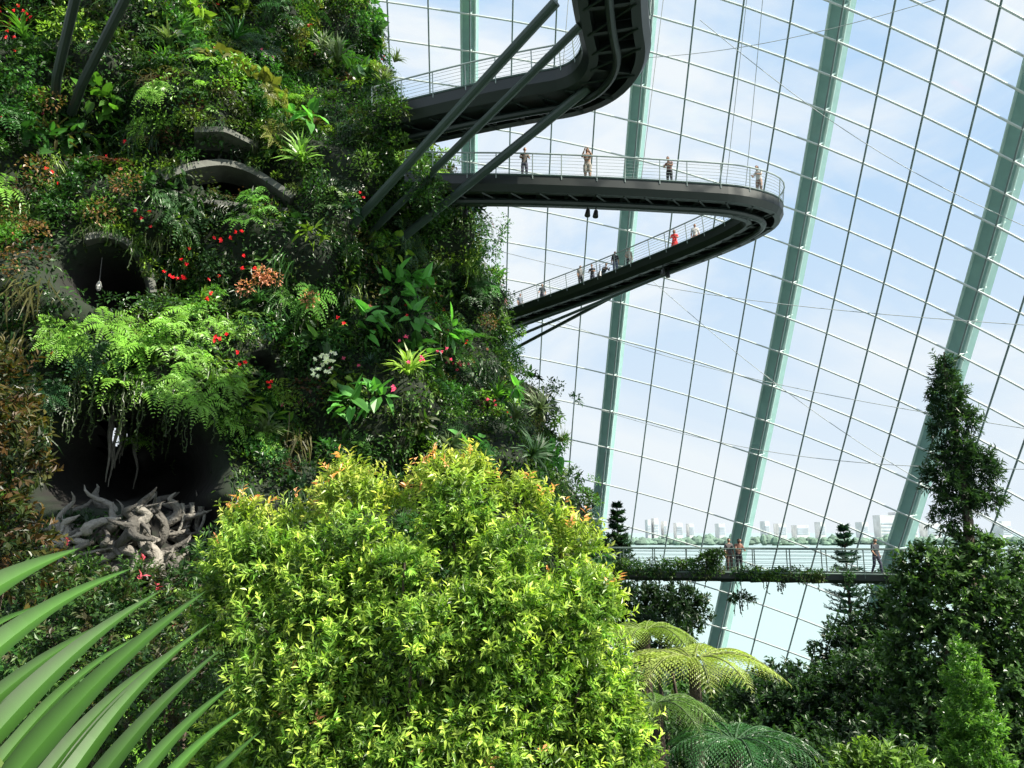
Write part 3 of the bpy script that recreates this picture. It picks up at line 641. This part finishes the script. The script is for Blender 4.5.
def treefern(u,v,Y,Rr,nf,col,name='tree_fern',droop=.5):
    c=atY(u,v,Y); mb=MB([M_LEAF,M_BARK]); col=np.asarray(col)
    az=np.linspace(0,2*math.pi,nf,endpoint=False)+R(-.2,.2,nf)
    for i in range(nf):
        d=np.array([math.cos(az[i]),math.sin(az[i]),0]); Lf=Rr*R(.8,1.15); t=np.linspace(0,1,24)
        P=c+d*(Lf*t)[:,None]+UP*(Lf*(.55*t-(.55+droop*.5)*t**2.1))[:,None]; tube(mb,P,np.linspace(.022,.006,24),col*.45,1,5)
        T=norm(np.gradient(P,axis=0)); S=norm(np.cross(T,UP)); cf=col*R(.7,1.25)
        m=17; ti=np.linspace(.14,.99,m)
        for sg in(-1,1):
            b=np.stack([np.interp(ti,t,P[:,k]) for k in range(3)],1); s_=np.stack([np.interp(ti,t,S[:,k]) for k in range(3)],1); t_=np.stack([np.interp(ti,t,T[:,k]) for k in range(3)],1)
            pl=Lf*.30*np.sin(np.pi*ti**.8*.92+.12); pd=norm(s_*sg+t_*.45-UP*.22)
            K=9; q=np.linspace(.08,1,K)
            Q=b[:,None]+pd[:,None]*(pl[:,None]*q)[...,None]-UP*((pl[:,None]*q**2*.22))[...,None]
            for s2 in(-1,1):
                D=norm(t_[:,None]*s2+pd[:,None]*.6+G(m,K,3)*.08); ll=(pl*.26)[:,None]*(1.1-q*.8)[None]
                leaves(mb,Q.reshape(-1,3),np.broadcast_to(D,Q.shape).reshape(-1,3),UP+G(m*K,3)*.15,ll.ravel(),ll.ravel()*.36,cf*R(.8,1.2,m*K)[:,None])
    tube(mb,wig([c[0]+.3,c[1]+.3,GROUND],c,10,.1),np.linspace(.2,.13,10),(.05,.035,.025),1,9); mb.build(name)
treefern(694,662,17,2.0,11,(.34,.42,.10),droop=.35); treefern(735,742,15,1.6,11,(.05,.15,.05)); treefern(645,632,20,1.7,10,(.25,.36,.07)); treefern(655,705,15,1.2,10,(.12,.22,.05)); treefern(870,785,14,.7,10,(.10,.22,.05))
# ------------------------------------------------------------------ foreground palm frond
mb=MB([M_LEAF]); rach=[(-110,560),(-70,640),(-40,720),(20,800),(110,860),(200,900)]
RP,_=smooth_path([atY(u,v,1.75+.03*i) for i,(u,v) in enumerate(rach)],40); tube(mb,RP,np.linspace(.02,.014,40),(.10,.16,.04),0,8)
LF=[(-95,655,80,548,34),(-85,690,62,600,18),(-75,715,133,568,28),(-60,750,112,620,18),(-40,775,162,590,26),(-25,795,150,630,16),(-12,808,207,590,26),(10,822,180,645,18),(30,835,212,622,22),(50,848,222,648,20),(80,860,236,682,18),(105,868,246,708,16),(135,878,262,730,14),(-105,610,10,575,18),(-60,800,90,650,16)]
for i,(u0,v0,u1,v1,w) in enumerate(LF):
    a=atY(u0,v0,1.8); b=atY(u1,v1,2.2+.12*(i%3)); t=np.linspace(0,1,17); ch=b-a; L=np.linalg.norm(ch)
    side=norm(np.cross(ch,[0,-1,0])); nrm=norm(np.cross(side,ch)); 
    if nrm[1]>0: nrm=-nrm
    bow=norm(np.cross(ch,[0,1,0])); bow=bow if bow[2]>0 else -bow
    P=a+ch*t[:,None]+bow*(.03*L*np.sin(t*math.pi))[:,None]+nrm*(.05*L*np.sin(t*math.pi))[:,None]
    T=norm(np.gradient(P,axis=0)); S=norm(np.cross(T,nrm)); ww=w/F*2.0*np.minimum(1,(1-t)**.85*1.3)*np.minimum(1,.6+t*2.5)*.5
    V=np.stack([P+S*ww[:,None]+nrm*(.6*ww[:,None]),P,P-S*ww[:,None]+nrm*(.6*ww[:,None])],1).reshape(-1,3)
    f=[[k*3+j,k*3+j+1,k*3+j+4,k*3+j+3] for k in range(16) for j in(0,1)]
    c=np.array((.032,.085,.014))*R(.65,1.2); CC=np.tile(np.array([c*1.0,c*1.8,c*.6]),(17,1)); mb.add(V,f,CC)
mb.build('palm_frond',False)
# ------------------------------------------------------------------ GROUND, WATER, SHORE
mb=MB([M_ROCK]); a=np.linspace(0,2*math.pi,96,endpoint=False)
ring=np.stack([-15+56*np.cos(a),15+69*np.sin(a),np.full(96,GROUND)],1)
mb.add(np.vstack([[-15,15,GROUND],ring]),[[0,1+i,1+(i+1)%96] for i in range(96)],(.02,.035,.015))
mb.add(np.vstack([ring,ring-UP*2.2]),[[i,96+i,96+(i+1)%96,(i+1)%96] for i in range(96)],(.2,.2,.19)); mb.build('ground')
mb=MB([M_LEAF])
for i in range(1300):
    Y=R(8,62); X=R(-.1,.75)*Y+R(-3,3); 
    if (X+15)**2/56**2+(Y-15)**2/69**2>.97 or np.hypot(X+22,Y-50)<27: continue
    shrub(mb,np.array([X,Y,GROUND+.3]),UP,R(.8,1.8),60,.5,.26,PAL[rng.integers(0,5)])
mb.build('groundcover_plants')
m,nt,b=newmat('bay_water'); b.inputs['Base Color'].default_value=(.25,.34,.34,1); b.inputs['Roughness'].default_value=.3
n=nt.nodes.new('ShaderNodeTexNoise'); n.inputs['Scale'].default_value=.4; bp=nt.nodes.new('ShaderNodeBump'); bp.inputs['Strength'].default_value=.3
nt.links.new(n.outputs[0],bp.inputs['Height']); nt.links.new(bp.outputs[0],b.inputs['Normal'])
w=MB([m]); w.add([[-3000,-500,-14.3],[3000,-500,-14.3],[3000,4000,-14.3],[-3000,4000,-14.3]],[[0,1,2,3]],(1,1,1)); w.build('bay_water')
# far shore: rows of individual rounded tree crowns along the bank
mb=MB([M_HAZE])
for i in range(900):
    X=R(-150,800); Yd=R(740,900); hh=R(3.5,8)*(1 if R(0,1)<.85 else 1.4); rr=R(3,7); k=R(.7,1.25)
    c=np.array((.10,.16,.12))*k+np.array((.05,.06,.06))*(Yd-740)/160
    a=np.linspace(0,2*math.pi,8,endpoint=False)
    rings=[(0,.6),(.35,1),(.75,.7),(1,.1)]; V=np.concatenate([np.stack([X+rr*f*np.cos(a),Yd+rr*f*np.sin(a),np.full(8,-14.4+hh*z_)],1) for z_,f in rings])
    mb.add(V,[[q*8+j,q*8+(j+1)%8,(q+1)*8+(j+1)%8,(q+1)*8+j] for q in range(3) for j in range(8)],c)
mb.build('far_shoreline')
mb=MB([M_HAZE])
for u,w_,h_ in [(888,14,26),(906,10,24),(897,5,30),(655,3,22),(664,2,18),(648,2,20),(678,4,16),(690,3,15),(1002,6,18),(780,5,15),(720,4,15),(820,3,17),(765,3,18),(862,4,17),(930,9,15),(800,8,13)]:
    p=atY(u,530,1000); box(mb,[p[0],1000,-14+h_/2+4],[w_,0,0],[0,10,0],[0,0,h_/2+4],(.60,.60,.60))
    for q in range(4): box(mb,[p[0],989.8,-4+q*h_/6],[w_*.9,0,0],[0,.2,0],[0,0,.9],(.42,.46,.51))
mb.build('skyline_buildings')
# ------------------------------------------------------------------ WORLD, SUN, CAMERA
w=bpy.data.worlds.new('sky'); scene.world=w; w.use_nodes=True; nt=w.node_tree; bg=nt.nodes['Background']
tc=nt.nodes.new('ShaderNodeTexCoord'); mp=nt.nodes.new('ShaderNodeMapping'); mp.inputs['Scale'].default_value=(1.3,1.3,2.6); mp.inputs['Location'].default_value=(.35,.1,.2)
n=nt.nodes.new('ShaderNodeTexNoise'); n.inputs['Scale'].default_value=1.7; n.inputs['Detail'].default_value=8; n.inputs['Distortion'].default_value=.5; n.inputs['Roughness'].default_value=.55
nt.links.new(tc.outputs['Generated'],mp.inputs[0]); nt.links.new(mp.outputs[0],n.inputs['Vector'])
cr=nt.nodes.new('ShaderNodeValToRGB'); cr.color_ramp.elements[0].position=.40; cr.color_ramp.elements[0].color=(.47,.69,.97,1); cr.color_ramp.elements[1].position=.57; cr.color_ramp.elements[1].color=(.90,.95,1,1)
nt.links.new(n.outputs[0],cr.inputs[0])
sx=nt.nodes.new('ShaderNodeSeparateXYZ'); nt.links.new(tc.outputs['Generated'],sx.inputs[0])
mr=nt.nodes.new('ShaderNodeMapRange'); mr.inputs[1].default_value=0; mr.inputs[2].default_value=.45; mr.inputs[3].default_value=.9; mr.inputs[4].default_value=.08; nt.links.new(sx.outputs[2],mr.inputs[0])
mx=nt.nodes.new('ShaderNodeMix'); mx.data_type='RGBA'; mx.inputs[7].default_value=(.88,.94,.99,1); nt.links.new(mr.outputs[0],mx.inputs[0]); nt.links.new(cr.outputs[0],mx.inputs[6])
nt.links.new(mx.outputs[2],bg.inputs[0]); bg.inputs[1].default_value=1.03
sl=bpy.data.lights.new('sun','SUN'); sl.energy=12.5; sl.angle=math.radians(.8); sl.color=(1,.94,.81)
so=bpy.data.objects.new('sun',sl); scene.collection.objects.link(so); so.rotation_euler=Vector((.64,-.26,.72)).to_track_quat('Z','Y').to_euler()
cd=bpy.data.cameras.new('camera'); cam=bpy.data.objects.new('camera',cd); scene.collection.objects.link(cam)
cd.sensor_width=36; cd.lens=F/1024*36; cd.clip_end=6000; cd.clip_start=.05; cam.rotation_euler=(math.radians(90)+TH,0,0); scene.camera=cam
scene.view_settings.view_transform='Standard'
